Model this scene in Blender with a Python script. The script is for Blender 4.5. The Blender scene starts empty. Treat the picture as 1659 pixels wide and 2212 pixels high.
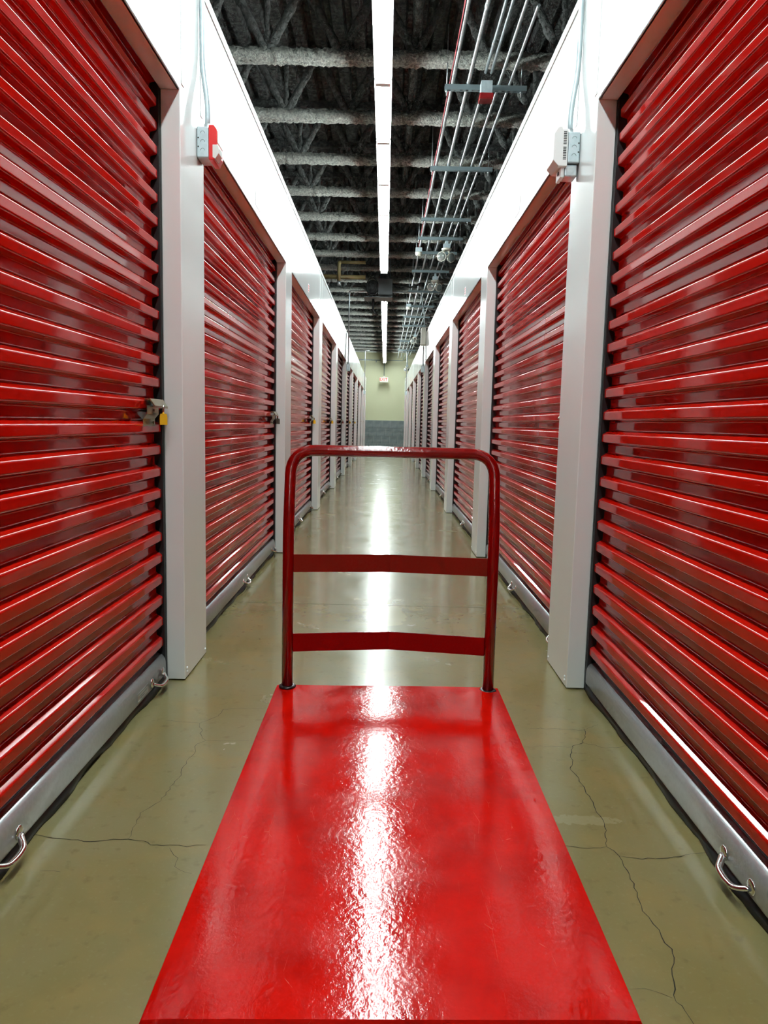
import bpy, math, random
from mathutils import Vector, Matrix
random.seed(7)
S = bpy.context.scene
C = S.collection

# ------------------------------------------------------------------ camera
CAM_H, FPX, PITCH, ROLL, YAW = 1.085, 1598.0, 0.1195, 0.0233, 0.0016
def cam_to_world(x, d, u):
    c, s = math.cos(PITCH), math.sin(PITCH)
    y, z = d*c + u*s, -d*s + u*c
    c, s = math.cos(YAW), math.sin(YAW)
    return Vector((c*x + s*y, -s*x + c*y, z))
cr, sr = math.cos(ROLL), math.sin(ROLL)
right, up, fwd = cam_to_world(cr, 0, sr), cam_to_world(-sr, 0, cr), cam_to_world(0, 1, 0)
cam = bpy.data.objects.new('camera', bpy.data.cameras.new('camera'))
C.objects.link(cam)
cam.data.sensor_fit = 'HORIZONTAL'; cam.data.sensor_width = 36.0
cam.data.lens = FPX/1659*36
cam.data.clip_start = 0.02; cam.data.clip_end = 200
m = Matrix((right, up, -fwd)).transposed().to_4x4()
m.translation = (0, 0, CAM_H)
cam.matrix_world = m
S.camera = cam

# ------------------------------------------------------------------ world, exposure
w = bpy.data.worlds.new('world'); S.world = w; w.use_nodes = True
w.node_tree.nodes['Background'].inputs[0].default_value = (0.85, 1.0, 0.98, 1)
w.node_tree.nodes['Background'].inputs[1].default_value = 0.05
S.view_settings.view_transform = 'Standard'
S.view_settings.look = 'None'
S.view_settings.exposure = 0.0
S.view_settings.gamma = 1.0
S.view_settings.use_curve_mapping = False
TUBE_STRENGTH = 110.0
TUBE_COLOR = (0.88, 1.0, 0.985)
S.cycles.max_bounces = 6; S.cycles.diffuse_bounces = 3; S.cycles.glossy_bounces = 4; S.cycles.transmission_bounces = 0
S.cycles.caustics_reflective = False; S.cycles.caustics_refractive = False
S.cycles.use_adaptive_sampling = True; S.cycles.adaptive_threshold = 0.1; S.cycles.adaptive_min_samples = 12
S.cycles.sample_clamp_indirect = 6.0
S.cycles.use_denoising = True

# ------------------------------------------------------------------ layout numbers
XL, XR = -0.808, 0.782          # corridor faces
D1, BAY, PW = 2.98, 3.05, 0.37  # first pillar front, bay pitch, pillar width
DOOR_H, WALL_H = 2.324, 2.89
NP = 10                         # pillars per side
END_Y = 33.5
WD = BAY - PW                   # door width
REC = 0.075                     # depth of the reveals
LIGHT_X = -0.075

# ------------------------------------------------------------------ materials
def mat(name, color, rough=0.5, metal=0.0, coat=0.0, coat_rough=0.1, spec=0.5,
        var=None, bump=None, rough_var=None):
    """var=(color2, scale, detail, lo, hi); bump=[(scale, detail, strength, distance)...]; rough_var=(lo, hi, scale)"""
    M = bpy.data.materials.new(name); M.use_nodes = True
    nt = M.node_tree; N = nt.nodes; K = nt.links
    b = N['Principled BSDF']
    b.inputs['Base Color'].default_value = (*color, 1)
    b.inputs['Roughness'].default_value = rough
    b.inputs['Metallic'].default_value = metal
    b.inputs['Coat Weight'].default_value = coat
    b.inputs['Coat Roughness'].default_value = coat_rough
    b.inputs['Specular IOR Level'].default_value = spec
    tc = N.new('ShaderNodeTexCoord')
    def noise(scale, detail):
        n = N.new('ShaderNodeTexNoise'); n.inputs['Scale'].default_value = scale
        n.inputs['Detail'].default_value = detail
        K.new(tc.outputs['Object'], n.inputs['Vector']); return n
    if var:
        n = noise(var[1], var[2]); r = N.new('ShaderNodeMapRange')
        r.inputs[1].default_value = var[3]; r.inputs[2].default_value = var[4]
        K.new(n.outputs['Fac'], r.inputs[0])
        mx = N.new('ShaderNodeMix'); mx.data_type = 'RGBA'
        mx.inputs[6].default_value = (*color, 1); mx.inputs[7].default_value = (*var[0], 1)
        K.new(r.outputs[0], mx.inputs[0]); K.new(mx.outputs[2], b.inputs['Base Color'])
    if rough_var:
        n = noise(rough_var[2], 4); r = N.new('ShaderNodeMapRange')
        r.inputs[1].default_value = .35; r.inputs[2].default_value = .65
        r.inputs[3].default_value = rough_var[0]; r.inputs[4].default_value = rough_var[1]
        K.new(n.outputs['Fac'], r.inputs[0]); K.new(r.outputs[0], b.inputs['Roughness'])
    prev = None
    for (sc, de, st, di) in (bump or []):
        n = noise(sc, de); bp = N.new('ShaderNodeBump')
        bp.inputs['Strength'].default_value = st; bp.inputs['Distance'].default_value = di
        K.new(n.outputs['Fac'], bp.inputs['Height'])
        if prev: K.new(prev.outputs[0], bp.inputs['Normal'])
        prev = bp
    if prev:
        K.new(prev.outputs[0], b.inputs['Normal']); K.new(prev.outputs[0], b.inputs['Coat Normal'])
    return M
def emit(name, color, strength):
    M = bpy.data.materials.new(name); M.use_nodes = True
    b = M.node_tree.nodes['Principled BSDF']
    b.inputs['Base Color'].default_value = (*color, 1)
    b.inputs['Emission Color'].default_value = (*color, 1)
    b.inputs['Emission Strength'].default_value = strength
    return M

RED = mat('red_door_paint', (0.48, 0.004, 0.001), 0.065, spec=0.45, coat=0.0, coat_rough=0.03, bump=[(2.5, 1, 0.08, 0.003)])
WHITE = mat('white_panel', (0.80, 0.84, 0.84), 0.18, coat=0.25, coat_rough=0.08, bump=[(1.6, 1, 0.25, 0.012)])
WHITE2 = mat('white_trim', (0.80, 0.835, 0.835), 0.2, coat=0.2, coat_rough=0.1)
ALU = mat('brushed_aluminium', (0.50, 0.52, 0.54), 0.28, metal=0.55, var=((0.46, 0.48, 0.50), 90, 2, .4, .6))
CHROME = mat('chrome', (0.80, 0.80, 0.78), 0.12, metal=1.0)
RUBBER = mat('black_rubber', (0.010, 0.011, 0.014), 0.5)
GUIDE = mat('dark_guide_steel', (0.035, 0.033, 0.035), 0.3, metal=0.6)
GALV = mat('galvanised_steel', (0.50, 0.55, 0.57), 0.38, metal=0.85, var=((0.62, 0.68, 0.70), 40, 3, .4, .6))
BOXST = mat('box_steel', (0.52, 0.62, 0.66), 0.4, metal=0.35, var=((0.60, 0.70, 0.74), 30, 3, .4, .6))
STRUT = mat('strut_steel', (0.26, 0.33, 0.35), 0.45, metal=0.6)
ZINC = mat('zinc_latch', (0.42, 0.41, 0.31), 0.3, metal=0.9, var=((0.34, 0.30, 0.16), 14, 2, .4, .65))
BLACK = mat('black', (0.008, 0.008, 0.008), 0.5)
PAINTWHITE = mat('fixture_white', (0.86, 0.88, 0.88), 0.4)
YELLOW = mat('padlock_yellow', (0.85, 0.47, 0.008), 0.35, coat=0.3)
SPRAY = mat('fireproofing', (0.70, 0.715, 0.65), 0.95, spec=0.1, var=((0.42, 0.43, 0.40), 45, 3, .4, .62), bump=[(70, 4, 1.0, 0.02), (240, 2, 0.8, 0.006)])
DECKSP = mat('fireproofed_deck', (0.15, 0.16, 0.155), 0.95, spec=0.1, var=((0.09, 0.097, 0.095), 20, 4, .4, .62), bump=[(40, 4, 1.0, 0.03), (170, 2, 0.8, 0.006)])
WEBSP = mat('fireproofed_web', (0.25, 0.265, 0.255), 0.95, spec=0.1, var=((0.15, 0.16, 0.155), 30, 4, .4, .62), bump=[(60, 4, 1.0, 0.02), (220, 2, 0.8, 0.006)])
PIPEY = mat('yellowed_pipe', (0.26, 0.20, 0.085), 0.5, var=((0.19, 0.14, 0.055), 6, 3, .4, .6))
HEATER = mat('heater_grey', (0.10, 0.112, 0.118), 0.5)
CREAM = mat('cream_wall', (0.88, 0.87, 0.60), 0.7, var=((0.84, 0.84, 0.56), 0.5, 3, .35, .65), bump=[(30, 3, 0.2, 0.004)])
IVORY = mat('ivory_plastic', (0.78, 0.76, 0.66), 0.4)
BLOCK = mat('grey_block', (0.30, 0.34, 0.355), 0.22, var=((0.20, 0.235, 0.245), 2.5, 4, .4, .6), bump=[(25, 3, 0.3, 0.004)])
MORTAR = mat('block_joint', (0.42, 0.46, 0.47), 0.5)
REDPL = mat('red_plastic', (0.66, 0.012, 0.012), 0.3)
REDBOX = mat('dark_red_box', (0.30, 0.004, 0.006), 0.4)
REDCAB = mat('red_cable', (0.45, 0.05, 0.07), 0.45)
GLASSLENS = mat('glass_lens', (0.42, 0.46, 0.44), 0.06, metal=0.45, coat=0.6)
CLEAR = mat('clear_lens', (0.85, 0.87, 0.84), 0.08, coat=0.6)
DARKLOCK = mat('dark_padlock', (0.10, 0.095, 0.075), 0.35, metal=0.7)
SILVERLOCK = mat('silver_padlock', (0.6, 0.62, 0.62), 0.25, metal=1.0)
CRACK = mat('crack_dark', (0.035, 0.032, 0.020), 0.9, spec=0.1)
EXITRED = emit('exit_letters', (0.9, 0.05, 0.03), 0.6)
EXITW = emit('exit_face', (0.86, 0.84, 0.76), 0.25)
STICKER = mat('white_sticker', (0.88, 0.86, 0.88), 0.5)
STICKERRED = mat('sticker_red', (0.70, 0.05, 0.05), 0.5)
TUBE = emit('fluorescent_tube', TUBE_COLOR, TUBE_STRENGTH)
LIGHTSTOP = mat('light_stop_dark', (0.06, 0.06, 0.06), 0.8)  # dark finish of the added light-blocking plates
CASTER = mat('caster_rubber', (0.05, 0.05, 0.05), 0.6)

def cart_paint():
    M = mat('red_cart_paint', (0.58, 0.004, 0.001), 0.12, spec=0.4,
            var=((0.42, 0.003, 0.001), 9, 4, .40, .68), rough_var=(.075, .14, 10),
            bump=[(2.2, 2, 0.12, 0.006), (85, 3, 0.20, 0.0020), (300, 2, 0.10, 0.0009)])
    nt = M.node_tree; N = nt.nodes; K = nt.links; b = N['Principled BSDF']
    # fine scratches: thin stretched voronoi edges, paler than the paint
    tc = N.new('ShaderNodeTexCoord'); mp = N.new('ShaderNodeMapping')
    mp.inputs['Scale'].default_value = (26, 5, 10); mp.inputs['Rotation'].default_value = (0, 0, 0.5)
    nz = N.new('ShaderNodeTexNoise'); nz.inputs['Scale'].default_value = 2.0
    K.new(tc.outputs['Object'], mp.inputs[0]); K.new(mp.outputs[0], nz.inputs['Vector'])
    vo = N.new('ShaderNodeTexVoronoi'); vo.feature = 'DISTANCE_TO_EDGE'; vo.inputs['Scale'].default_value = 1.3
    K.new(mp.outputs[0], vo.inputs['Vector'])
    r = N.new('ShaderNodeMapRange'); r.inputs[1].default_value = 0.0; r.inputs[2].default_value = 0.007
    r.inputs[3].default_value = 1; r.inputs[4].default_value = 0
    K.new(vo.outputs['Distance'], r.inputs[0])
    g = N.new('ShaderNodeMapRange'); g.inputs[1].default_value = .60; g.inputs[2].default_value = .66
    K.new(nz.outputs['Fac'], g.inputs[0])
    mu = N.new('ShaderNodeMath'); mu.operation = 'MULTIPLY'
    K.new(r.outputs[0], mu.inputs[0]); K.new(g.outputs[0], mu.inputs[1])
    mu2 = N.new('ShaderNodeMath'); mu2.operation = 'MULTIPLY'; mu2.inputs[1].default_value = .30
    K.new(mu.outputs[0], mu2.inputs[0])
    old = b.inputs['Base Color'].links[0].from_socket
    mx = N.new('ShaderNodeMix'); mx.data_type = 'RGBA'
    K.new(mu2.outputs[0], mx.inputs[0]); K.new(old, mx.inputs[6]); mx.inputs[7].default_value = (0.80, 0.28, 0.20, 1)
    K.new(mx.outputs[2], b.inputs['Base Color'])
    return M
CART = cart_paint()
CARTSHADED = mat('red_cart_paint_shaded', (0.20, 0.0015, 0.001), 0.13, coat=0.2, coat_rough=0.06, bump=[(110, 3, 0.22, 0.002)])  # same paint as the deck, darkened: shade put into the colour

def floor_material():
    M = bpy.data.materials.new('polished_concrete'); M.use_nodes = True
    nt = M.node_tree; N = nt.nodes; K = nt.links; b = N['Principled BSDF']
    tc = N.new('ShaderNodeTexCoord')
    def noise(sc, de, dist=0.0):
        n = N.new('ShaderNodeTexNoise'); n.inputs['Scale'].default_value = sc
        n.inputs['Detail'].default_value = de; n.inputs['Distortion'].default_value = dist
        K.new(tc.outputs['Object'], n.inputs['Vector']); return n.outputs['Fac']
    def rng(src, a, c, lo=0.0, hi=1.0):
        r = N.new('ShaderNodeMapRange'); r.inputs[1].default_value = a; r.inputs[2].default_value = c
        r.inputs[3].default_value = lo; r.inputs[4].default_value = hi
        K.new(src, r.inputs[0]); return r.outputs[0]
    def mix(fac, a, c):
        mx = N.new('ShaderNodeMix'); mx.data_type = 'RGBA'; K.new(fac, mx.inputs[0])
        for i, v in ((6, a), (7, c)):
            if isinstance(v, tuple): mx.inputs[i].default_value = (*v, 1)
            else: K.new(v, mx.inputs[i])
        return mx.outputs[2]
    c1 = mix(rng(noise(1.3, 5, .4), .35, .65), (0.195, 0.163, 0.060), (0.210, 0.188, 0.090))
    c2 = mix(rng(noise(5, 6, .3), .48, .72), c1, (0.235, 0.182, 0.068))
    c3 = mix(rng(noise(26, 4), .60, .75, 0, .55), c2, (0.140, 0.118, 0.046))
    c4 = mix(rng(noise(90, 3), .58, .75, 0, .3), c3, (0.25, 0.225, 0.115))
    # a worn pale patch and two scuffs that lie on the floor
    def spot(src, cx, cy, rx, ry, col, amt, nsc):
        sx = N.new('ShaderNodeSeparateXYZ'); K.new(tc.outputs['Object'], sx.inputs[0])
        def ax(o, c, r):
            a = N.new('ShaderNodeMath'); a.operation = 'SUBTRACT'; K.new(o, a.inputs[0]); a.inputs[1].default_value = c
            d = N.new('ShaderNodeMath'); d.operation = 'DIVIDE'; K.new(a.outputs[0], d.inputs[0]); d.inputs[1].default_value = r
            q = N.new('ShaderNodeMath'); q.operation = 'POWER'; K.new(d.outputs[0], q.inputs[0]); q.inputs[1].default_value = 2
            return q.outputs[0]
        ad = N.new('ShaderNodeMath'); ad.operation = 'ADD'; K.new(ax(sx.outputs[0], cx, rx), ad.inputs[0]); K.new(ax(sx.outputs[1], cy, ry), ad.inputs[1])
        n = noise(nsc, 4, .6)
        a2 = N.new('ShaderNodeMath'); a2.operation = 'MULTIPLY_ADD'; K.new(n, a2.inputs[0]); a2.inputs[1].default_value = 2.2; K.new(ad.outputs[0], a2.inputs[2])
        return mix(rng(a2.outputs[0], 1.75, 1.9, amt, 0), src, col)
    c5 = spot(c4, 0.065, 4.12, 0.085, 0.28, (0.30, 0.25, 0.10), .75, 9)
    c6 = spot(c5, 0.575, 1.945, 0.12, 0.028, (0.34, 0.31, 0.19), .28, 60)
    c7 = c6
    K.new(c7, b.inputs['Base Color'])
    K.new(rng(noise(3.5, 6, .5), .35, .7, .19, .28), b.inputs['Roughness'])
    b.inputs['Specular IOR Level'].default_value = .6
    b.inputs['Coat Weight'].default_value = .30; b.inputs['Coat Roughness'].default_value = .12
    bp = N.new('ShaderNodeBump'); bp.inputs['Strength'].default_value = .10; bp.inputs['Distance'].default_value = .004
    K.new(noise(3, 2), bp.inputs['Height'])
    bp2 = N.new('ShaderNodeBump'); bp2.inputs['Strength'].default_value = .04; bp2.inputs['Distance'].default_value = .002
    K.new(noise(120, 3), bp2.inputs['Height']); K.new(bp.outputs[0], bp2.inputs['Normal'])
    K.new(bp2.outputs[0], b.inputs['Normal']); K.new(bp2.outputs[0], b.inputs['Coat Normal'])
    return M
FLOOR = floor_material()

# ------------------------------------------------------------------ mesh helpers
class MB:
    def __init__(s): s.v = []; s.f = []; s.sm = []
    def add(s, vs, fs, smooth=False):
        o = len(s.v); s.v += [tuple(v) for v in vs]
        for f in fs: s.f.append(tuple(i+o for i in f)); s.sm.append(smooth)
        return s
    def box(s, x0, x1, y0, y1, z0, z1):
        vs = [(x, y, z) for x in (x0, x1) for y in (y0, y1) for z in (z0, z1)]
        return s.add(vs, [(0,1,3,2), (4,6,7,5), (0,4,5,1), (2,3,7,6), (0,2,6,4), (1,5,7,3)])
    def prism(s, pts, axis, a, b, smooth=False):
        """closed polygon pts in the two remaining axes, extruded along axis from a to b"""
        def P(u, v, t): return {'x': (t, u, v), 'y': (u, t, v), 'z': (u, v, t)}[axis]
        n = len(pts)
        vs = [P(u, v, a) for u, v in pts] + [P(u, v, b) for u, v in pts]
        fs = [(i, (i+1) % n, (i+1) % n+n, i+n) for i in range(n)]
        o = len(s.v); s.add(vs, fs, smooth)
        s.f.append(tuple(o+i for i in reversed(range(n)))); s.sm.append(False)
        s.f.append(tuple(o+n+i for i in range(n))); s.sm.append(False)
        return s
    def tube(s, path, r, n=10, ry=None, caps=True, rad=None):
        path = [Vector(p) for p in path]; rings = []
        t0 = (path[1]-path[0]).normalized()
        up = Vector((0, 0, 1)) if abs(t0.z) < .9 else Vector((1, 0, 0))
        a = t0.cross(up).normalized()
        vs = []
        for i, p in enumerate(path):
            if i == 0: t = t0
            elif i == len(path)-1: t = (path[-1]-path[-2]).normalized()
            else: t = ((path[i+1]-p).normalized()+(p-path[i-1]).normalized()).normalized()
            a = (a - t*a.dot(t)).normalized(); b = t.cross(a)
            rr = rad[i] if rad else r
            for k in range(n):
                q = 2*math.pi*k/n
                vs.append(p + a*rr*math.cos(q) + b*(ry or rr)*math.sin(q))
        fs = [(i*n+k, i*n+(k+1) % n, (i+1)*n+(k+1) % n, (i+1)*n+k) for i in range(len(path)-1) for k in range(n)]
        o = len(s.v); s.add(vs, fs, True)
        if caps:
            s.f.append(tuple(o+k for k in reversed(range(n)))); s.sm.append(False)
            e = o+(len(path)-1)*n
            s.f.append(tuple(e+k for k in range(n))); s.sm.append(False)
        return s
    def lathe(s, c, axis, prof, n=16):
        """prof = [(t along axis, radius)...]"""
        A = Vector(axis).normalized(); u = A.orthogonal().normalized(); v = A.cross(u); c = Vector(c); vs = []
        for t, r in prof:
            for k in range(n):
                q = 2*math.pi*k/n; vs.append(c + A*t + (u*math.cos(q)+v*math.sin(q))*r)
        fs = [(i*n+k, i*n+(k+1) % n, (i+1)*n+(k+1) % n, (i+1)*n+k) for i in range(len(prof)-1) for k in range(n)]
        o = len(s.v); s.add(vs, fs, True)
        s.f.append(tuple(o+k for k in reversed(range(n)))); s.sm.append(False)
        e = o+(len(prof)-1)*n; s.f.append(tuple(e+k for k in range(n))); s.sm.append(False)
        return s
    def mesh(s, name, material):
        me = bpy.data.meshes.new(name); me.from_pydata(s.v, [], s.f)
        me.polygons.foreach_set('use_smooth', s.sm); me.update()
        if material: me.materials.append(material)
        return me
    def build(s, name, material, parent=None, loc=None, bevel=0):
        o = link(name, s.mesh(name, material), parent, loc)
        if bevel:
            b = o.modifiers.new('bevel', 'BEVEL'); b.width = bevel; b.segments = 2
            b.limit_method = 'ANGLE'; b.angle_limit = .6; b.harden_normals = True
        return o
def link(name, data, parent=None, loc=None, rz=0):
    o = bpy.data.objects.new(name, data); C.objects.link(o)
    if parent: o.parent = parent
    if loc: o.location = loc
    if rz: o.rotation_euler = (0, 0, rz)
    return o
def tag(o, label=None, cat=None, group=None, kind=None):
    for k, v in (('label', label), ('category', cat), ('group', group), ('kind', kind)):
        if v: o[k] = v
    return o
def thing(name, label, cat, loc=(0, 0, 0), rz=0, group=None, kind=None):
    return tag(link(name, None, None, loc, rz), label, cat, group, kind)
def bend(points, radius, seg=6):
    """polyline with its inner corners rounded"""
    P = [Vector(p) for p in points]; out = [P[0]]
    for i in range(1, len(P)-1):
        a = (P[i-1]-P[i]); b = (P[i+1]-P[i]); r = min(radius, a.length*.49, b.length*.49)
        s, e = P[i]+a.normalized()*r, P[i]+b.normalized()*r
        for k in range(seg+1):
            t = k/seg; out.append(s*(1-t)**2 + P[i]*2*t*(1-t) + e*t*t)
    out.append(P[-1]); return out
ORD = ['', 'first', 'second', 'third', 'fourth', 'fifth', 'sixth', 'seventh', 'eighth', 'ninth', 'tenth',
       'eleventh', 'twelfth', 'thirteenth', 'fourteenth', 'fifteenth', 'sixteenth']
def pf(k): return D1 + (k-1)*BAY      # front of pillar k

# ------------------------------------------------------------------ floor
fl = MB().add([(-6, -9, 0), (6, -9, 0), (6, END_Y+.3, 0), (-6, END_Y+.3, 0)], [(0, 1, 2, 3)]).build('floor', FLOOR)
tag(fl, 'polished olive grey concrete floor with fine cracks', 'floor', kind='structure')

# ------------------------------------------------------------------ side walls
def make_wall(name, X, sgn, label):
    """sgn = +1: faces +x (left wall); local d outward from the corridor face"""
    root = tag(link(name, None), label, 'wall', kind='structure')
    def bx(m, d0, d1, y0, y1, z0, z1):
        a, b = X+sgn*d0, X+sgn*d1
        return m.box(min(a, b), max(a, b), y0, y1, z0, z1)
    for k in range(0, NP+1):
        y = pf(k)
        # folded sheet pillar: face and two reveals
        p = bx(MB(), -REC, 0, y, y+PW, 0.004, WALL_H-.045).build('pillar', WHITE, root, bevel=.004)
        for t0, t1 in ((.018, .055), (PW-.055, PW-.018)):
            bx(MB(), 0, .0025, y+t0, y+t1, DOOR_H+.03, WALL_H-.047).build('seam_strip', WHITE2, p)
        if k in (1, 2):
            for yy, zz in ((.03, .03), (PW-.03, .03), (.03, .045)):
                MB().lathe((X, y+yy, zz), (sgn, 0, 0), [(-.002, .006), (.003, .006), (.005, .003)], 8).build('screw', WHITE2, p)
        if k < NP:
            y0, y1 = y+PW, pf(k+1)
            h = bx(MB(), -.012, -.001, y0, y1, DOOR_H, WALL_H-.045)
            bx(h, -REC, -.001, y0, y1, DOOR_H, DOOR_H+.010)
            h.build('header_panel', WHITE, root, bevel=.003)
        ya, yb = y, (pf(k+1) if k < NP else y+PW)
        bx(MB(), -.03, .003, ya+.0015, yb-.0015, WALL_H-.044, WALL_H).build('top_trim', WHITE2, root)
        bx(MB(), -2.4, -.03, ya, yb, WALL_H-.03, WALL_H-.01).build('light_stop', LIGHTSTOP, root)  # unseen solid plate, added to block light from above behind the headers
    # side of the last unit, closing the row at the cross corridor
    y = pf(NP)+PW
    bx(MB(), -2.4, -REC, y-.02, y, 0.0, WALL_H-.03).build('end_panel', WHITE, root)
    return root
make_wall('wall_left', XL, 1, 'white sheet metal wall of storage units along the left of the corridor')
make_wall('wall_right', XR, -1, 'white sheet metal wall of storage units along the right of the corridor')

# ------------------------------------------------------------------ end wall
we = MB().box(-6, 6, END_Y+.02, END_Y+.25, 0, 5.0).build('wall_end', CREAM)
tag(we, 'cream wall closing the far end, grey blocks at its foot', 'wall', kind='structure')
MB().box(-3, 3, END_Y+.005, END_Y+.02, 0, 1.205).build('joint_bed', MORTAR, we)
BH, BW = .345, .36
blk = {}
for r in range(4):
    z0 = 1.205-(r+1)*BH; z1 = z0+BH
    if z1 < .02: break
    z0 = max(z0, 0)
    for c in range(-8, 9):
        x0 = -.13+c*BW+(.5*BW if r % 2 else 0)
        if abs(x0) > 2.5: continue
        key = round(z1-z0, 4)
        if key not in blk:
            blk[key] = MB().box(.006, BW-.006, -.016, .01, .006, (z1-z0)-.006).mesh('block', BLOCK)
        link('block', blk[key], we, (x0, END_Y+.004, z0))

# ------------------------------------------------------------------ ceiling: fireproofed deck, bar joists
CZ, JZ = 4.74, 4.08
ce = MB()
pitch, x = .19, -3.8
prof = []
while x < 3.8:
    prof += [(x, CZ), (x+.105, CZ), (x+.125, CZ+.07), (x+.17, CZ+.07)]
    x += pitch
ys = [-8.5+i*(END_Y+8.5)/60 for i in range(61)]
vs = [(px, y, pz+random.uniform(-.006, .006)) for y in ys for px, pz in prof]
n = len(prof)
ce.add(vs, [(j*n+i, (j+1)*n+i, (j+1)*n+i+1, j*n+i+1) for j in range(60) for i in range(n-1)], False)
ce = ce.build('ceiling', DECKSP)
tag(ce, 'dark ribbed roof deck sprayed with rough grey fireproofing', 'ceiling', kind='structure')

def rough_beam(seed, half=2.3, step=.024):
    """bottom chord: two sprayed angles side by side, lumpy"""
    rnd = random.Random(seed)
    sec = [(-.062, .0), (-.03, -.006), (-.008, .0), (0, .018), (.008, .0), (.03, -.006), (.062, .0), (.068, .03),
           (.066, .06), (.040, .075), (.034, .10), (-.034, .10), (-.040, .075), (-.066, .06), (-.068, .03)]
    n = len(sec); vs = []; N = int(2*half/step)
    for i in range(N+1):
        x = -half+i*step
        for (a, b) in sec:
            vs.append((x+rnd.uniform(-.008, .008), a+rnd.uniform(-.011, .011), b+rnd.uniform(-.010, .010)))
    fs = [(i*n+k, i*n+(k+1) % n, (i+1)*n+(k+1) % n, (i+1)*n+k) for i in range(N) for k in range(n)]
    m = MB().add(vs, fs, True)
    return m
def rough_tube(seed, a, b, r):
    rnd = random.Random(seed); a, b = Vector(a), Vector(b); N = 14
    path = [a.lerp(b, i/N)+Vector((rnd.uniform(-.004, .004), rnd.uniform(-.004, .004), 0)) for i in range(N+1)]
    return MB().tube(path, r, 8, rad=[r*rnd.uniform(.82, 1.18) for _ in path])
chords = [rough_beam(s).mesh('joist', SPRAY) for s in (1, 2, 3)]
top_m = MB().box(-2.3, 2.3, -.05, .05, CZ-JZ-.07, CZ-JZ+.01).mesh('top_chord', DECKSP)
PAN = .62
webs_up = [rough_tube(10+i, (0, 0, .06), (PAN/2, 0, CZ-JZ-.04), .038).mesh('web_member', WEBSP) for i in range(2)]
webs_dn = [rough_tube(20+i, (0, 0, .06), (-PAN/2, 0, CZ-JZ-.04), .038).mesh('web_member', WEBSP) for i in range(2)]
webs_v = rough_tube(30, (0, 0, .06), (0, 0, CZ-JZ-.04), .024).mesh('web_member', WEBSP)
J0, JS = 6.62, 1.215
jy = []
for k in range(-11, 23):
    y = J0+k*JS
    if y > END_Y-.2: break
    jy.append(y)
    o = link('joist', chords[k % 3], ce, (0, y, JZ))
    link('top_chord', top_m, o)
    for i in range(-3, 4):
        x = .18+i*PAN
        link('web_member', webs_up[i % 2], o, (x, 0, 0)); link('web_member', webs_dn[i % 2], o, (x, 0, 0))
        if i % 2 == 0 and y < 16: link('web_member', webs_v, o, (x, 0, 0))
# bridging angle running the length of the roof
for (bx_, bz) in ((.185, 4.32), (.235, CZ-.05)):
    rnd = random.Random(int(bx_*100)); N = 240
    path = [(bx_+rnd.uniform(-.005, .005), -3+i*(END_Y+2.8)/N, bz+rnd.uniform(-.005, .005)) for i in range(N+1)]
    MB().tube(path, .026, 7, rad=[.026*rnd.uniform(.8, 1.2) for _ in path]).build('bridging', WEBSP, ce)

# ------------------------------------------------------------------ roller doors
SP = .0875
def slat_profile():
    """depth outward, z, normal; one pitch of the corrugated curtain starting and ending in mid pan"""
    pan, front = -.108, -.082
    raw = [(pan, 0.0), (pan, .019), (front, .0265), (front, .0585), (pan, .0735), (pan, SP)]
    r = .0055; pts = []
    def nrm(a, b):
        t = (b[0]-a[0], b[1]-a[1]); l = math.hypot(*t); return (t[1]/l, -t[0]/l)
    pts.append((raw[0][0], raw[0][1], (1, 0)))
    for i in range(1, len(raw)-1):
        A, B, D = Vector(raw[i-1]), Vector(raw[i]), Vector(raw[i+1])
        u, v = (A-B).normalized(), (D-B).normalized()
        n0, n1 = nrm(A, B), nrm(B, D)
        for k in range(5):
            t = k/4
            q = (B+u*r)*(1-t)**2 + B*2*t*(1-t) + (B+v*r)*t*t
            nn = Vector(n0)*(1-t)+Vector(n1)*t; nn.normalize()
            pts.append((q.x, q.y, (nn.x, nn.y)))
    pts.append((raw[-1][0], raw[-1][1], (1, 0)))
    return pts
def slat_mesh(width, n_slats, name, simple=False):
    pts = slat_profile()
    if simple: pts = pts[0:1]+[pts[i] for i in (3, 8, 13, 18)]+pts[-1:]
    vs, ns, fs = [], [], []
    th = .0015
    for j in range(n_slats):
        o = len(vs)
        for (d, z, nn) in pts:
            for y in (-width/2, width/2):
                vs.append((d, y, z+j*SP)); ns.append((nn[0], 0, nn[1]))
        for i in range(len(pts)-1):
            a = o+2*i; fs.append((a, a+1, a+3, a+2))
        if not simple:      # rear skin, so that the slat has the thickness of its sheet
            o2 = len(vs)
            for (d, z, nn) in pts:
                for y in (-width/2, width/2):
                    vs.append((d-th*nn[0], y, z+j*SP-th*nn[1])); ns.append((-nn[0], 0, -nn[1]))
            for i in range(len(pts)-1):
                a = o2+2*i; fs.append((a, a+2, a+3, a+1))
            for i in range(len(pts)-1):
                fs.append((o+2*i, o+2*i+2, o2+2*i+2, o2+2*i)); fs.append((o+2*i+1, o2+2*i+1, o2+2*i+3, o+2*i+3))
    me = bpy.data.meshes.new(name); me.from_pydata(vs, [], fs); me.materials.append(RED)
    me.polygons.foreach_set('use_smooth', [True]*len(fs)); me.update()
    me.normals_split_custom_set_from_vertices(ns)
    return me
CW = WD-.052                       # curtain width between guides
SLAT = slat_mesh(CW, 1, 'slat')
NSL = 26
CURTAIN = slat_mesh(CW, NSL, 'curtain', True)
Z0 = .128
bar_prof = [(-.112, .034), (-.078, .034), (-.0735, .037), (-.072, .042), (-.072, .080), (-.0726, .0894), (-.0744, .0984), (-.0772, .1066), (-.081, .1132), (-.0856, .118), (-.092, .1216), (-.099, .1238), (-.106, .1250), (-.112, .1250)]
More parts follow.
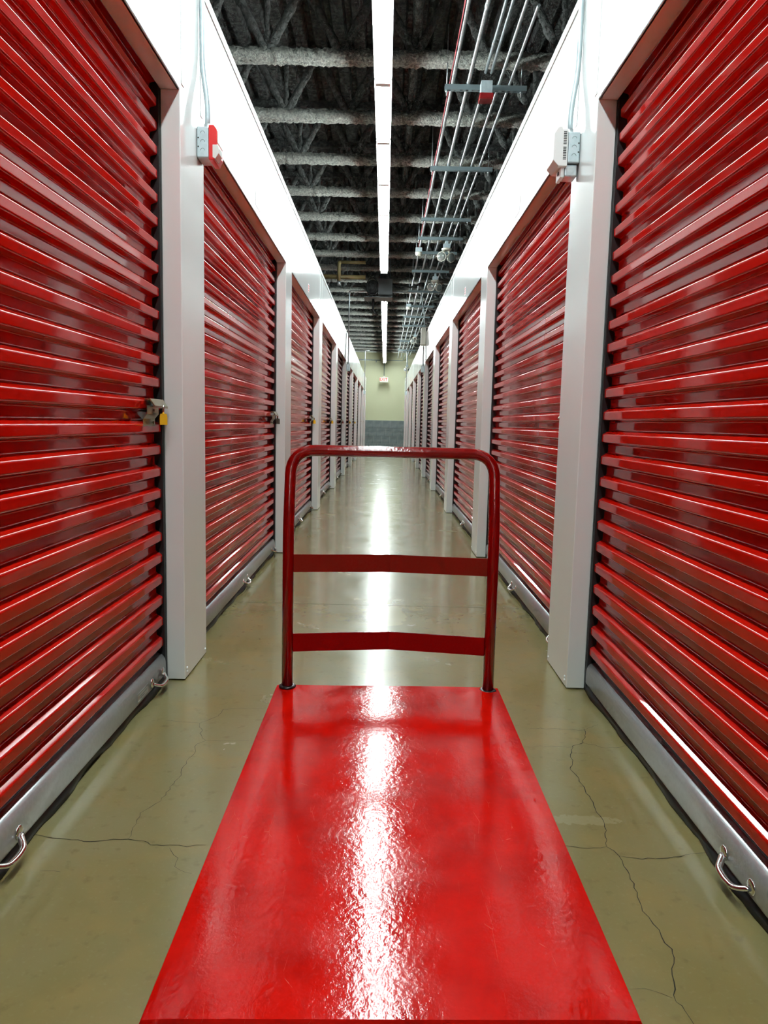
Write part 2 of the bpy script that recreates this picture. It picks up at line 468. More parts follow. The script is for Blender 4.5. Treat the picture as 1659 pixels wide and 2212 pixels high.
BAR = MB().prism([(a, b) for a, b in bar_prof], 'y', -CW/2, CW/2).mesh('bottom_bar', ALU)
for p in BAR.polygons: p.use_smooth = len(p.vertices) == 4
seal = MB(); N = 60; rnd = random.Random(4)
vs = []
for i in range(N+1):
    y = -CW/2+i*CW/N; wv = .004*math.sin(i*.7)+.004*math.sin(i*.23+1)+rnd.uniform(-.002, .002)
    vs += [(-.108, y, .036), (-.080, y, .036), (-.078+wv, y, .016), (-.076+1.3*wv, y, .003), (-.100, y, .003)]
seal.add(vs, [(i*5+k, i*5+(k+1) % 5, (i+1)*5+(k+1) % 5, (i+1)*5+k) for i in range(N) for k in range(5)], True)
SEAL = seal.mesh('bottom_seal', RUBBER)
GUIDE_M = {s: MB().box(-.130, -.076, min(s*(WD/2-.022), s*WD/2), max(s*(WD/2-.022), s*WD/2), 0.002, DOOR_H+.06).box(-.0775, -.0745, min(s*(WD/2-.012), s*(WD/2-.001)), max(s*(WD/2-.012), s*(WD/2-.001)), .002, DOOR_H-.001).mesh('guide_rail', GUIDE) for s in (-1, 1)}
def pull_handle():
    m = MB(); h = .068
    for s in (-1, 1):
        m.lathe((-.0725, s*h, .062), (1, 0, 0), [(0, .019), (.003, .0185), (.005, .014), (.0052, .006)], 14)
    path = bend([(-.069, -h, .058), (-.060, -h+.012, .050), (-.046, -h+.030, .041), (-.043, 0, .038), (-.046, h-.030, .041), (-.060, h-.012, .050), (-.069, h, .058)], .03, 4)
    m.tube(path, .0088, 10, ry=.0060)
    return m.mesh('handle', CHROME)
HANDLE = pull_handle()
def latch_mesh():
    p = MB()
    # folded base plate, following the ribs
    p.prism([(-.083, -.045), (-.083, -.018), (-.068, .000), (-.068, .030), (-.066, .030), (-.066, -.001), (-.081, -.019), (-.081, -.045)], 'y', -.085, .050)
    return p.mesh('latch', ZINC)
LATCH = latch_mesh()
LBOLT = MB().prism([(-.068, .022), (-.044, .022), (-.044, .030), (-.062, .056), (-.083, .056), (-.083, .052), (-.064, .051), (-.050, .030), (-.050, .026), (-.068, .026)], 'y', -.065, .095).mesh('bolt', ZINC)
LRIV = MB()
for yy, zz, dd in ((-.06, -.034, -.083), (.03, -.034, -.083), (-.05, .050, -.074), (.07, .050, -.074), (-.01, .012, -.068)):
    LRIV.lathe((dd, yy, zz), (1, 0, 0), [(0, .0055), (.004, .005), (.006, .002)], 8)
LRIV = LRIV.mesh('rivet', ZINC)

def make_door(num, X, rz, k, label):
    yc = (pf(k-1)+PW+pf(k))/2
    root = tag(link('door_%d' % num, None, None, (X, yc, 0), rz), label, 'door', 'red roller doors along the corridor', 'structure')
    if k <= 5:
        for j in range(NSL): link('slat', SLAT, root, (0, 0, Z0+j*SP))
    else:
        o = link('curtain', CURTAIN, root, (0, 0, Z0)); o['kind'] = 'stuff'
    b = link('bottom_bar', BAR, root)
    link('handle', HANDLE, b, (0, .01, 0)); 
    if rz == 0: link('handle', HANDLE, b, (0, WD/2-.14, 0))
    else: link('handle', HANDLE, b, (0, WD/2-.18, 0))
    link('bottom_seal', SEAL, root)
    for s in (-1, 1): link('guide_rail', GUIDE_M[s], root)
    l = link('latch', LATCH, root, (0, WD/2-.150, 1.100)); link('bolt', LBOLT, l); link('rivet', LRIV, l)
    return root
LOCKS = {1: ('yellow', YELLOW), 2: ('dark metal', DARKLOCK), 3: ('yellow', YELLOW), 4: ('yellow', YELLOW), 5: ('silver', SILVERLOCK), 6: ('yellow', YELLOW), 7: ('yellow', YELLOW)}
num = 0
for k in range(1, NP+1):
    num += 1
    extra = {1: ', yellow padlock on its latch, nearest the viewer', 2: ', dark padlock on its latch'}.get(k, '')
    make_door(num, XL, 0, k, 'red roller door, %s along the left wall%s' % (ORD[k], extra))
for k in range(1, NP+1):
    num += 1
    make_door(num, XR, math.pi, k, 'red roller door, %s along the right wall%s' % (ORD[k], ', nearest the viewer' if k == 1 else ''))
# padlocks
def lock_meshes():
    b = MB().prism([(-.014, -.021), (.014, -.021), (.014, .010), (.011, .021), (-.011, .021), (-.014, .010)], 'y', -.022, .022)
    s = MB().tube(bend([(0, -.013, .015), (0, -.013, .052), (0, .013, .052), (0, .013, .015)], .014, 5), .0038, 8)
    return b, s
bm_, sm_ = lock_meshes()
SHACK = sm_.mesh('shackle', CHROME); BODY = {}
for k, (nm, mt) in LOCKS.items():
    if nm not in BODY: BODY[nm] = bm_.mesh('lock_body', mt)
    yc = (pf(k-1)+PW+pf(k))/2
    r = thing('padlock', '%s padlock hanging on the latch of the %s door on the left' % (nm, ORD[k]), 'padlock',
              (XL-.044, yc+WD/2-.115, 1.080), .35, 'padlocks on the left doors')
    link('body', BODY[nm], r); link('shackle', SHACK, r)

# ------------------------------------------------------------------ strip lights
FL = 1.2155
HOUS = MB().prism([(-.068, .000), (-.070, .003), (-.036, .018), (-.036, .065), (.036, .065), (.036, .018), (.070, .003), (.068, .000)], 'y', -FL/2+.002, FL/2-.002).mesh('housing', PAINTWHITE)
TB = MB().tube([(0, -FL/2+.03, 0), (0, FL/2-.03, 0)], .0145, 10).mesh('tube', TUBE)
LH = MB().box(-.058, .058, -.012, .012, -.042, .004).mesh('lamp_holder', PAINTWHITE)
HANG = MB().tube([(0, 0, .06), (0, 0, JZ-3.735+.05)], .004, 6).mesh('hanger', STRUT)
def strip(y, label, group):
    near = min(jy, key=lambda q: abs(q-y))
    r = thing('strip_light', label, 'light', (LIGHT_X, y, 3.735), 0, group)
    link('housing', HOUS, r)
    for s in (-.034, .034): link('tube', TB, r, (s, 0, -.026))
    for s in (-1, 1): link('lamp_holder', LH, r, (0, s*(FL/2-.016), 0))
    link('hanger', HANG, r, (0, near-y, 0))
for i in range(16):
    y = 13.40-FL/2-i*FL
    if y > 4.6:
        strip(y, 'glowing fluorescent strip light, %s of the near run counted from the fan heater' % ORD[i+1], 'near run of strip lights')
    else:
        strip(y, 'fluorescent strip light continuing the near run overhead towards the viewer', 'near run of strip lights')
for i in range(14):
    y = 15.78+FL/2+i*FL
    strip(y, 'glowing fluorescent strip light, %s of the far run counted from the fan heater' % ORD[i+1], 'far run of strip lights')

# ------------------------------------------------------------------ platform cart
cart = thing('platform_cart', 'red steel platform cart with a tubular push handle in mid corridor', 'cart', (0.027, 1.57, 0), 0)
HWc, Y0c, Y1c, ZT = .343, -.645, .652, .275
deck = MB()
# sheet with a slightly buckled top and rounded, folded edges
NX, NY = 24, 40
def top(u, v):
    x, y = -HWc+2*HWc*u, Y0c+(Y1c-Y0c)*v
    return (x, y, ZT+.0016*math.sin(5*u+1)*math.sin(4*v+.6)-.002*(1-min(1, min(u, 1-u)*18))-.002*(1-min(1, min(v, 1-v)*30))+x*(.024-.019*v))
vs = [top(i/NX, j/NY) for j in range(NY+1) for i in range(NX+1)]
W1 = NX+1
fs = [(j*W1+i, j*W1+i+1, (j+1)*W1+i+1, (j+1)*W1+i) for j in range(NY) for i in range(NX)]
deck.add(vs, fs, True)
rim = [(i/NX, 0) for i in range(NX)]+[(1, j/NY) for j in range(NY)]+[(1-i/NX, 1) for i in range(NX)]+[(0, 1-j/NY) for j in range(NY)]
def ringpts(off, z):
    out = []
    for u, v in rim:
        x, y, _ = top(u, v); x += off*(1 if u == 1 else -1 if u == 0 else 0); y += off*(1 if v == 1 else -1 if v == 0 else 0)
        out.append((x, y, top(u, v)[2]+(z or 0)))
    return out
rings = [ringpts(0, None), ringpts(.003, -.006), ringpts(.003, -.018), ringpts(-.003, -.020)]
n = len(rim)
deck.add([p for r in rings for p in r], [(a*n+i, (a+1)*n+i, (a+1)*n+(i+1) % n, a*n+(i+1) % n) for a in range(3) for i in range(n)], True)
deck.add([tuple(Vector(top(u, v))-Vector((0, 0, .02))) for u, v in ((0, 0), (1, 0), (1, 1), (0, 1))], [(3, 2, 1, 0)])
deck.build('deck', CART, cart)
fr = MB()
for x0, x1 in ((-HWc+.012, -HWc+.05), (HWc-.05, HWc-.012)): fr.box(x0, x1, Y0c+.03, Y1c-.01, ZT-.085, ZT-.0305)
for y0, y1 in ((Y0c+.03, Y0c+.07), (Y1c-.05, Y1c-.01), (-.02, .02)): fr.box(-HWc+.05, HWc-.05, y0, y1, ZT-.075, ZT-.0305)
fr.build('frame', CARTSHADED, cart)
HX, HY = .309, Y1c-.022
lean = .055
hp = bend([(-HX, HY, ZT-.06), (-HX, HY, .76), (-HX, HY+lean, .998), (HX, HY+lean, .998), (HX, HY, .76), (HX, HY, ZT-.06)], .075, 8)
# the two slight bends keep a small radius of their own
MB().tube(hp, .0172, 18).build('handle', CARTSHADED, cart)
def cross_bar(z0, z1, bow):
    m = MB(); N = 8; vs = []; hx = HX-.010
    for i in range(N+1):
        u = -1+2*i/N; x = u*hx; y = HY+bow*(1-abs(u))**.9
        vs += [(x, y-.003, z0), (x, y+.003, z0), (x, y+.003, z1), (x, y-.003, z1)]
    m.add(vs, [(i*4+k, i*4+(k+1) % 4, (i+1)*4+(k+1) % 4, (i+1)*4+k) for i in range(N) for k in range(4)])
    m.build('cross_bar', CARTSHADED, cart)
cross_bar(.632, .686, .034)
cross_bar(.384, .440, .046)
for s in (-1, 1):
    MB().lathe((s*HX, HY, ZT-.003), (0, 0, 1), [(0, .026), (.004, .026), (.006, .022), (.007, .018)], 18).build('socket', GUIDE, cart)
    for y in (Y0c+.16, Y1c-.14):
        c = link('caster', MB().box(-.045, .045, -.045, .045, ZT-.094, ZT-.0855).box(-.032, -.027, -.03, .03, .055, ZT-.094).box(.027, .032, -.03, .03, .055, ZT-.094).mesh('caster', GUIDE), cart, (s*(HWc-.09), y, 0))
        MB().lathe((-.022, 0, .0752), (1, 0, 0), [(0, .060), (.006, .074), (.038, .074), (.044, .060)], 24).build('wheel', CASTER, c)

# ------------------------------------------------------------------ floor cracks (children of the floor)
def px_to_floor(px, py):
    a, b = px-829.5, py-1106
    X, Y = cr*a+sr*b, -sr*a+cr*b
    v = cam_to_world(X/FPX, 1.0, -Y/FPX); t = -CAM_H/v.z
    return Vector((v.x*t, v.y*t, 0))
def crack(pts, sc, ox, oy, width=.0026, seed=0):
    rnd = random.Random(seed)
    P = [px_to_floor(ox+x/sc, oy+y/sc) for x, y in pts]; path = []
    for a, b in zip(P, P[1:]):
        n = max(2, int((b-a).length/.016)); nrm = Vector((-(b-a).y, (b-a).x, 0)).normalized()
        for i in range(n): path.append(a.lerp(b, i/n)+nrm*(rnd.uniform(-.005, .005) if i else 0))
    path.append(P[-1]); vs = []
    for i, p in enumerate(path):
        t = (path[min(i+1, len(path)-1)]-path[max(i-1, 0)]).normalized(); nrm = Vector((-t.y, t.x, 0))
        wd = width*rnd.uniform(.35, 1.0)*(.5 if i in (0, len(path)-1) else 1)/2
        vs += [p+nrm*wd+Vector((0, 0, .0007)), p-nrm*wd+Vector((0, 0, .0007))]
    MB().add(vs, [(2*i, 2*i+1, 2*i+3, 2*i+2) for i in range(len(path)-1)]).build('crack', CRACK, fl)
L6 = (2.676, 0, 1200); R7 = (2.186, 1040, 1200)
for i, (pts, fr_, wd) in enumerate([
    ([(165, 1615), (380, 1640), (520, 1655), (740, 1640), (830, 1650), (870, 1675), (980, 1675), (1080, 1685), (1190, 1675)], L6, .0026),
    ([(740, 1640), (760, 1600), (790, 1550), (810, 1490), (930, 1420), (960, 1370), (1030, 1290), (1060, 1220), (1110, 1160), (1140, 1090), (1190, 1070), (1300, 1070), (1440, 1070)], L6, .0017),
    ([(1190, 1070), (1165, 1040), (1155, 970), (1260, 930), (1290, 890), (1540, 880)], L6, .0018),
    ([(1155, 970), (960, 955)], L6, .0014),
    ([(980, 1690), (1030, 1750), (1010, 1800), (1110, 1840)], L6, .0013),
    ([(230, 1825), (350, 1830)], L6, .0012),
    ([(485, 820), (490, 860), (480, 885), (430, 900), (420, 940), (430, 980), (418, 1010), (450, 1040), (490, 1110), (530, 1180), (560, 1230), (590, 1300), (590, 1375), (650, 1420), (690, 1490), (720, 1570), (760, 1680), (810, 1740), (850, 1800), (900, 1860), (910, 1900), (900, 1980), (915, 2050), (920, 2110), (960, 2150), (1010, 2225)], R7, .0030),
    ([(200, 900), (330, 900), (430, 905)], R7, .0020), ([(480, 885), (590, 910), (700, 900)], R7, .0020),
    ([(190, 815), (370, 820), (480, 825), (550, 800)], R7, .0018),
    ([(390, 1370), (500, 1385), (590, 1375)], R7, .0022), ([(650, 1420), (760, 1435), (880, 1430), (990, 1410), (1100, 1405)], R7, .0024),
    ([(670, 2050), (770, 2045), (900, 2090)], R7, .0012)]):
    crack(pts, *fr_, width=wd, seed=i)
MB().add([(XL-.05, 4.334, .0006), (XR+.05, 4.334, .0006), (XR+.05, 4.337, .0006), (XL-.05, 4.337, .0006)], [(0, 1, 2, 3)]).build('saw_cut', CRACK, fl)

# ------------------------------------------------------------------ conduit rack
CX = [.500, .633, .748, .794, .889, .977]; CR = [.0145, .0165, .0120, .0120, .0130, .0120]
CZC = 3.905
def conduit(i, y0, y1, label, x0=None, x1=None):
    x0 = CX[i] if x0 is None else x0; x1 = x0 if x1 is None else x1
    pth = [(x0, y0, CZC+CR[i]), (x1, y1, CZC+CR[i])]
    o = MB().tube(pth, CR[i], 10).build('conduit', GALV)
    tag(o, label, 'conduit', 'ceiling conduits on the rack')
    y = y0+.9+.37*i
    cm = MB().tube([(0, -.03, 0), (0, .03, 0)], CR[i]+.003, 10).mesh('coupling', GALV)
    while y < y1-.2 and y < 20:
        link('coupling', cm, o, (x0+(x1-x0)*(y-y0)/(y1-y0), y, CZC+CR[i])); y += 1.5+.13*i
BXY = 6.42
conduit(0, 2.5, END_Y-.5, 'leftmost grey conduit on the ceiling rack, red cable along it')
conduit(1, 2.5, END_Y-.8, 'thick second conduit from the left on the ceiling rack')
conduit(2, 2.5, BXY-.06, 'left one of the paired conduits entering the red box')
conduit(3, 2.5, BXY-.06, 'right one of the paired conduits entering the red box')
conduit(2, BXY+.52, END_Y-.8, 'middle conduit leaving the red box toward the far end', .770)
conduit(4, 2.5, END_Y-1.5, 'second conduit from the right on the ceiling rack')
conduit(5, 5.38, END_Y-2, 'rightmost conduit on the ceiling rack')
o = MB()
for dx, dz in ((-.021, .0), (-.027, -.010)): o.tube([(CX[0]+dx, 2.5+i*.5, CZC+.014+dz+.004*math.sin(i*1.7)) for i in range(21)], .0024, 6)
tag(o.build('red_cable', REDCAB), 'thin red cables tied along the leftmost ceiling conduit', 'cable')
# trapeze hangers
SY = [6.57, 8.55, 10.6, 11.65, 12.6, 14.1, 16.2, 18.2, 20.0, 21.8, 25.8, 29.0]
SX0, SX1 = .435, 1.120
st = MB()
st.box(SX0, SX1, -.0205, -.0180, -.041, 0).box(SX0, SX1, .0180, .0205, -.041, 0)
xx = SX0
while xx < SX1-.01:                       # slotted bottom web
    e = min(xx+.028, SX1); st.box(xx, e, -.0180, .0180, -.041, -.0385)
    st.box(e, min(e+.022, SX1), -.0180, -.007, -.041, -.0385); st.box(e, min(e+.022, SX1), .007, .0180, -.041, -.0385); xx = e+.022
STR = st.mesh('channel', STRUT)
ROD = MB().tube([(0, 0, -.085), (0, 0, JZ-CZC+.30)], .0055, 6).lathe((0, 0, -.055), (0, 0, 1), [(0, .012), (.012, .012)], 6).mesh('rod', GALV)
for i, y in enumerate(SY):
    r = thing('trapeze_hanger', 'slotted steel channel on two rods carrying the conduits, %s from the viewer' % ORD[i+1], 'hanger', (0, y, CZC), 0, 'conduit trapeze hangers')
    link('channel', STR, r)
    for x in (SX0+.018, SX1-.045): link('rod', ROD, r, (x, 0, 0))
    cl = MB()
    for x, rr in zip((CX[0], CX[1], .770 if y > BXY else CX[2], CX[4], CX[5]), (CR[0], CR[1], CR[2], CR[4], CR[5])):
        cl.lathe((x, -.012, rr), (0, 1, 0), [(0, rr+.003), (.024, rr+.003)], 10)
    cl.build('strap', STRUT, r)
# red junction box hanging at the first trapeze
r = thing('junction_box', 'dark red junction box with a grey back under the first trapeze', 'junction box', (.765, BXY, 3.80))
MB().box(-.045, .045, -.045, .05, -.03, .065).build('back_plate', BOXST, r)
MB().box(-.055, .055, -.056, .054, -.080, -.032).build('cover', REDBOX, r, bevel=.004)
MB().tube(bend([(.0, .06, -.03), (.0, .12, -.03), (.005, .30, .10), (.005, .45, .113)], .1), .012, 8).build('offset_conduit', GALV, r)

# ------------------------------------------------------------------ emergency twin lights and smoke detectors
def emergency(x, y, z, label, s=1.0):
    r = thing('emergency_light', label, 'emergency light', (x, y, z), 0, 'twin head emergency lights')
    r.scale = (s, s, s)
    MB().box(-.05, .05, -.05, .05, .02, .085).box(-.02, .02, -.02, .02, .085, CZC-z+.005 if z > 3.6 else CZ-z+.02).build('back_box', BOXST, r)
    MB().lathe((0, 0, -.012), (0, 0, 1), [(0, .055), (.012, .078), (.03, .08)], 20).build('canopy', IVORY, r)
    for hx, hy, ax in ((-.075, -.03, (-.35, -1, -.15)), (.075, .03, (.55, -.8, -.2))):
        A = Vector(ax).normalized()
        hd = MB().lathe((hx, hy, -.105), A, [(-.075, .022), (-.05, .05), (-.01, .074), (.008, .078), (.012, .076)], 8).tube([(hx*.35, 0, -.01), (hx*.8, hy, -.06)], .014, 8).build('head', IVORY, r)
        MB().lathe(Vector((hx, hy, -.105))+A*.0125, A, [(0, .066), (.008, .058), (.014, .03)], 8).build('lens', GLASSLENS, hd)
emergency(.885, 11.75, 3.745, 'twin head emergency light on the conduit rack, nearest the viewer')
emergency(.880, 14.30, 3.745, 'twin head emergency light on the conduit rack, second from the viewer')
emergency(.880, 23.5, 3.745, 'twin head emergency light on the conduit rack, third from the viewer')
emergency(.900, 32.4, 3.50, 'twin head emergency light near the cream end wall')
def smoke(x, y, z, label):
    r = thing('smoke_detector', label, 'detector', (x, y, z), 0, 'ceiling smoke detectors')
    MB().box(-.052, .052, -.052, .052, .035, .10).build('back_box', BOXST, r)
    MB().lathe((0, 0, -.02), (0, 0, 1), [(0, .030), (.012, .050), (.035, .056), (.054, .056)], 20).build('body', IVORY, r)
smoke(.482, 12.35, 3.80, 'ivory smoke detector under the leftmost conduit, nearest the viewer')
smoke(.500, 18.0, 3.80, 'ivory smoke detector under the leftmost conduit, farther away')

# ------------------------------------------------------------------ devices and conduits on the first pillars
def knockouts(parent, x0, x1, y, z, sgn):
    xm = (x0+x1)/2
    for dz in (-.034, .0, .034):
        pts = [(xm+.009*math.cos(q), y-.0006, z+dz+.009*math.sin(q)) for q in [math.pi*i/8 for i in range(9)]]
        MB().tube(pts, .0009, 5).build('knockout', STRUT, parent)
    for dz in (-.019, .016):
        MB().lathe((x0+sgn*.008, y+.001, z+dz), (0, -1, 0), [(0, .0032), (.0016, .0032)], 10).build('screw_hole', BLACK, parent)
def wall_conduit(name_label, X, sgn, y, z0):
    p = bend([(X+sgn*.036, y, z0), (X+sgn*.036, y, z0+.10), (X+sgn*.014, y, z0+.26), (X+sgn*.014, y, WALL_H+.9)], .06)
    o = MB().tube(p, .0115, 12).build('conduit', mat_c)
    tag(o, name_label, 'conduit')
    MB().tube([(X+sgn*.036, y, z0-.002), (X+sgn*.036, y, z0+.024)], .0150, 12).tube([(X+sgn*.045, y-.010, z0+.016), (X+sgn*.062, y-.016, z0+.016)], .0035, 8).build('connector', GALV, o)
mat_c = BOXST
yb = 3.225; zb = 2.225
r = thing('fire_alarm', 'red fire alarm strobe on a grey box on the left pillar', 'alarm', (0, 0, 0))
b = MB().box(XL+.001, XL+.052, yb, yb+.105, zb-.062, zb+.062).build('back_box', BOXST, r, bevel=.006); knockouts(b, XL, XL+.052, yb, zb, 1)
MB().prism([(XL+.0525, zb-.072), (XL+.074, zb-.072), (XL+.086, zb-.045), (XL+.086, zb+.050), (XL+.074, zb+.066), (XL+.0525, zb+.066)], 'y', yb-.006, yb+.112).build('body', REDPL, r, bevel=.003)
MB().prism([(XL+.068, zb-.062), (XL+.080, zb-.068), (XL+.094, zb-.046), (XL+.094, zb-.020), (XL+.088, zb-.012), (XL+.068, zb-.012)], 'y', yb-.0075, yb+.060).build('strobe_lens', CLEAR, r, bevel=.002)
MB().box(XL+.086, XL+.0875, yb+.005, yb+.10, zb+.000, zb+.045).build('label_plate', IVORY, r)
wall_conduit('grey conduit rising from the fire alarm up the left pillar', XL, 1, yb+.05, zb+.062)

yb = 3.215; zb = 2.235
r = thing('thermostat', 'white vented thermostat cover on a grey box on the right pillar', 'thermostat', (0, 0, 0))
b = MB().box(XR-.052, XR-.001, yb, yb+.105, zb-.062, zb+.062).build('back_box', BOXST, r, bevel=.006); knockouts(b, XR, XR-.052, yb, zb, -1)
cv = MB().prism([(XR-.0535, zb-.078), (XR-.090, zb-.078), (XR-.112, zb-.055), (XR-.112, zb+.050), (XR-.095, zb+.078), (XR-.078, zb+.078), (XR-.078, zb+.068), (XR-.0535, zb+.068)], 'y', yb-.008, yb+.125).build('cover', PAINTWHITE, r, bevel=.003)
for i in range(8):
    for off in (.008, -.052):
        z = zb+off+i*.0066
        MB().box(XR-.073, XR-.060, yb-.0088, yb-.004, z, z+.0034).build('vent_slot', BLACK, cv)
b = MB().box(XR-.060, XR-.006, yb+.012, yb+.09, zb-.112, zb-.064).build('lower_box', GALV, r, bevel=.006)
MB().box(XR-.076, XR-.0605, yb+.008, yb+.095, zb-.118, zb-.066).build('switch_plate', PAINTWHITE, r, bevel=.004)
MB().box(XR-.079, XR-.076, yb+.04, yb+.055, zb-.098, zb-.085).build('toggle', BLACK, r)
wall_conduit('grey conduit rising from the thermostat up the right pillar', XR, -1, yb+.05, zb+.062)

# conduits dropping to boxes on the far pillars
def drop(X, sgn, k, xin, label, zt=3.72, panel=False, jog=0):
    y = pf(k)+.19
    pts = [(xin, y, zt), (X+sgn*(.03+jog), y, zt), (X+sgn*(.03+jog), y, zt-.12)]
    if jog: pts = [(xin, y, zt), (X+sgn*(.03+jog), y, zt), (X+sgn*(.03+jog), y, zt-.08), (X+sgn*.03, y, zt-.38)]
    pts += [(X+sgn*.03, y, 2.26)]
    o = MB().tube(bend(pts, .14), .0135, 10).build('conduit', GALV); tag(o, label, 'conduit', 'conduits dropping to pillar boxes')
    MB().box(min(X+sgn*.001, X+sgn*.07), max(X+sgn*.001, X+sgn*.07), y-.055, y+.055, 2.13, 2.26).build('box', BOXST, o, bevel=.004)
drop(XL, 1, 5, -.38, 'bent grey conduit dropping from the fan heater to the fifth left pillar')
drop(XR, -1, 5, .10, 'bent grey conduit dropping to the fifth right pillar, kinked near its top', jog=.075)
drop(XL, 1, 9, -.62, 'grey conduit dropping to the ninth left pillar near the end wall')
drop(XR, -1, 9, .45, 'grey conduit dropping to the ninth right pillar near the end wall')
y = pf(5)-.10
r = thing('control_panel', 'grey control cabinet high on the right wall by the fifth pillar', 'cabinet', (XR-.004, y, 2.83))
MB().box(-.085, 0, 0, .24, -.17, .17).build('body', IVORY, r, bevel=.005); MB().box(-.092, -.0855, .01, .23, -.16, .16).build('door', IVORY, r)

# ------------------------------------------------------------------ unit heater between the light runs
r = thing('fan_heater', 'dark grey fan heater hung between the two light runs', 'heater', (-.085, 14.45, 3.62))
MB().box(-.10, .17, -.16, .20, -.14, .16).build('casing', HEATER, r, bevel=.008)
MB().box(-.36, .17, -.22, .24, -.20, -.185).build('drip_plate', HEATER, r)
MB().tube([(-.2, 0, -.19), (-.2, 0, -.12)], .012, 6).tube([(.10, 0, -.19), (.10, 0, -.13)], .012, 6).build('plate_bracket', HEATER, r)
fg = MB()
fc = Vector((-.21, -.06, .01))
for q in range(3):
    rr = .16-.05*q
    fg.tube([fc+Vector((math.sin(2*math.pi*i/24)*rr*.45, math.cos(2*math.pi*i/24)*0-.05*0-.07, math.cos(2*math.pi*i/24)*rr)) + Vector((math.sin(2*math.pi*i/24)*rr*.25, 0, 0)) for i in range(25)], .006, 6)
fg.build('fan_guard', BLACK, r)
MB().lathe(fc+Vector((0, -.04, 0)), (0, 1, 0), [(0, .115), (.02, .13), (.12, .13), (.14, .09)], 20).build('fan_shroud', BLACK, r)
bl = MB()
for i in range(5):
    q = 2*math.pi*i/5; a = Vector((math.sin(q), 0, math.cos(q))); b_ = Vector((math.cos(q), 0, -math.sin(q)))
    c0 = fc+Vector((0, -.055, 0))
    vs = [c0+a*.02-b_*.012, c0+a*.10-b_*.035+Vector((0, -.012, 0)), c0+a*.10+b_*.03+Vector((0, .01, 0)), c0+a*.02+b_*.012]
    bl.add(vs+[v+Vector((0, .003, 0)) for v in vs], [(0, 1, 2, 3), (7, 6, 5, 4), (0, 4, 5, 1), (1, 5, 6, 2), (2, 6, 7, 3), (3, 7, 4, 0)])
bl.build('fan_blade', BLACK, r)
MB().tube([(-.06, .0, .16), (-.06, 0, CZ-3.60)], .008, 6).tube([(.12, .0, .16), (.12, 0, CZ-3.60)], .008, 6).build('hanger', STRUT, r)
MB().tube(bend([(-.19, 0, -.19), (-.19, 0, -.42), (-.10, 0, -.50)], .06), .020, 8).build('drain_hose', BLACK, r)
o = MB().tube(bend([(.085, 14.40, 3.70), (.25, 14.40, 3.66), (.42, 14.40, 3.64), (.60, 14.40, 3.70)], .1), .014, 8).lathe((.63, 14.40, 3.66), (0, 0, 1), [(0, .06), (.07, .06)], 12).build('power_cable', BLACK)
tag(o, 'black cable running from the fan heater to the conduit rack', 'cable')

# yellowed pipe left of the heater
r = thing('yellowed_pipe', 'yellowed pipe with an elbow hung left of the fan heater', 'pipe', (0, 14.0, 0))
MB().tube([(-.42, 0, 3.995), (-.87, 0, 3.995)], .030, 12).build('upper_arm', PIPEY, r)
MB().tube(bend([(-.865, 0, 3.995), (-.905, 0, 3.995), (-.905, 0, 3.955), (-.905, 0, 3.66)], .03), .033, 12).build('riser', PIPEY, r)
MB().tube([(-.905, 0, 3.66), (-.905, 0, 3.58)], .034, 12).build('cap', GALV, r)
MB().tube([(-1.55, .09, 3.75), (-.42, .09, 3.75)], .040, 12).build('lower_arm', PIPEY, r)
MB().tube([(-.6, 0, 4.0), (-.6, 0, CZ-.012)], .006, 6).tube([(-.75, .09, 3.76), (-.75, .09, CZ-.012)], .006, 6).build('rod', STRUT, r)

# ------------------------------------------------------------------ exit sign and pipes at the far end
r = thing('exit_sign', 'small white exit sign with red letters hung before the end wall', 'sign', (-.085, END_Y-.35, 3.0))
MB().box(-.19, .19, 0, .06, -.125, .10).build('housing', IVORY, r, bevel=.006)
MB().box(-.175, .175, -.006, -.0005, -.095, .09).build('face', EXITW, r)
MB().lathe((0, .03, .10), (0, 0, 1), [(0, .05), (.03, .05), (.05, .02)], 12).build('canopy', IVORY, r)
MB().tube([(0, .03, .14), (0, .03, CZ-3.0+.03)], .012, 8).build('stem', STRUT, r)
cu = bpy.data.curves.new('letters', 'FONT'); cu.body = 'EXIT'; cu.size = .165; cu.align_x = 'CENTER'; cu.align_y = 'CENTER'; cu.extrude = .002; cu.offset = .003
to = bpy.data.objects.new('letters_src', cu); C.objects.link(to)
dg = bpy.context.evaluated_depsgraph_get(); me = bpy.data.meshes.new_from_object(to.evaluated_get(dg)); bpy.data.objects.remove(to)
me.materials.clear(); me.materials.append(EXITRED)
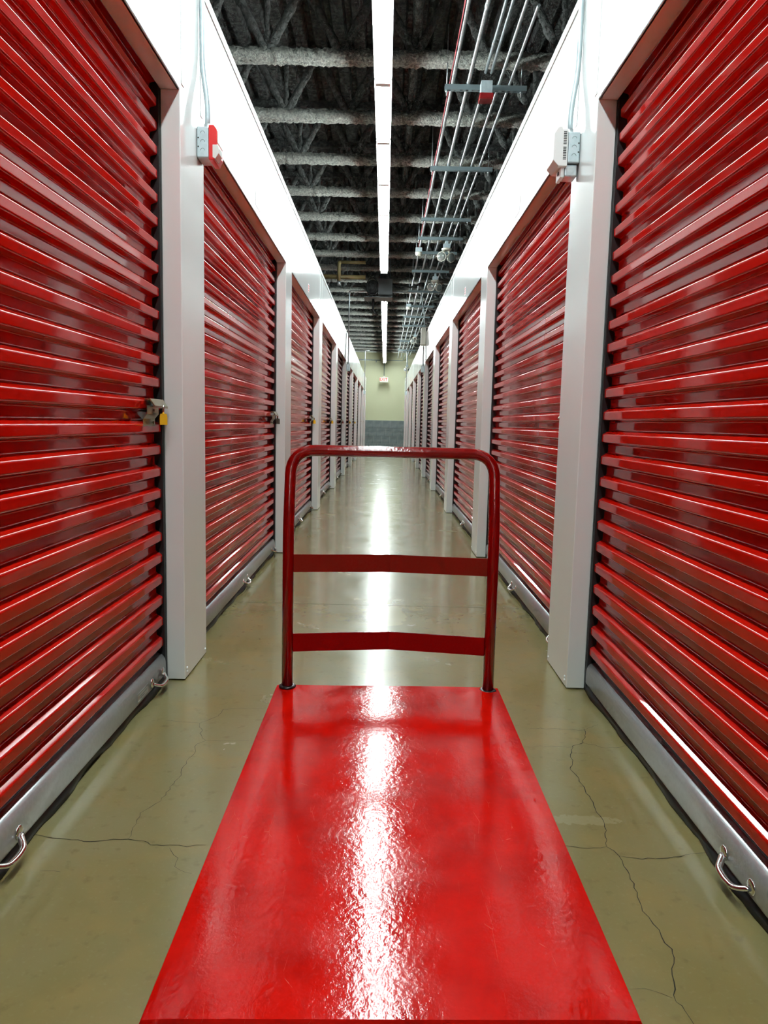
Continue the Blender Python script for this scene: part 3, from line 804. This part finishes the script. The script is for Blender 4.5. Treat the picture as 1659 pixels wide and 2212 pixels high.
lo = link('letters', me, r, (-.02, -.0085, 0)); lo.rotation_euler = (math.pi/2, 0, 0)
o = MB().tube([(-2.2, END_Y-.005, 3.86), (-.25, END_Y-.005, 3.86)], .022, 10).build('sprinkler_pipe', GALV)
tag(o, 'grey pipe across the end wall left of the exit sign', 'pipe')
MB().tube([(-.45, END_Y-.005, 3.84), (-.45, END_Y-.005, 3.79)], .018, 8).lathe((-.45, END_Y-.005, 3.77), (0, 0, 1), [(0, .03), (.01, .03), (.02, .015)], 10).build('sprinkler_head', GALV, o)
o = MB().tube(bend([(.02, END_Y-.005, 3.86), (.74, END_Y-.005, 3.86), (.74, END_Y-.6, 3.92)], .1), .018, 10).build('wall_pipe', GALV)
tag(o, 'grey conduit across the end wall right of the exit sign', 'conduit')

# ------------------------------------------------------------------ stickers
def sticker(X, sgn, y, z, wy, hz, label, red=False):
    r = thing('sticker', label, 'sticker', (X, y, z))
    m = MB().box(min(0, sgn*.001), max(0, sgn*.001), -wy/2, wy/2, -hz/2, hz/2).build('sheet', STICKER, r)
    if red:
        for dz, hh in ((.022, .010), (.0, .010), (-.022, .010)):
            MB().box(min(sgn*.0011, sgn*.0016), max(sgn*.0011, sgn*.0016), -wy*.36, wy*.36, dz-hh/2, dz+hh/2).build('print', STICKERRED, m)
sticker(XL, 1, 7.75, 2.43, .10, .085, 'white sticker with red print above the third left door', True)
sticker(XR, -1, 7.70, 2.43, .10, .085, 'white sticker with red print above the third right door', True)
sticker(XL, 1, 4.72, 2.42, .16, .10, 'plain white sticker above the second left door')
sticker(XR, -1, 4.72, 2.42, .16, .10, 'plain white sticker above the second right door')
r = thing('sticker', 'small grey sticker on the bottom bar of the first left door', 'sticker', (XL-.0719, 2.66, .062))
MB().box(0, .0006, -.06, .06, -.018, .018).build('sheet', ALU, r)
for zz, hh, yy0, yy1 in ((.014, .003, -.055, .055), (-.014, .003, -.055, .055), (.003, .004, -.03, .045), (-.006, .003, -.03, .02)):
    MB().box(.0007, .0009, yy0, yy1, zz-hh/2, zz+hh/2).build('print', STRUT, r)
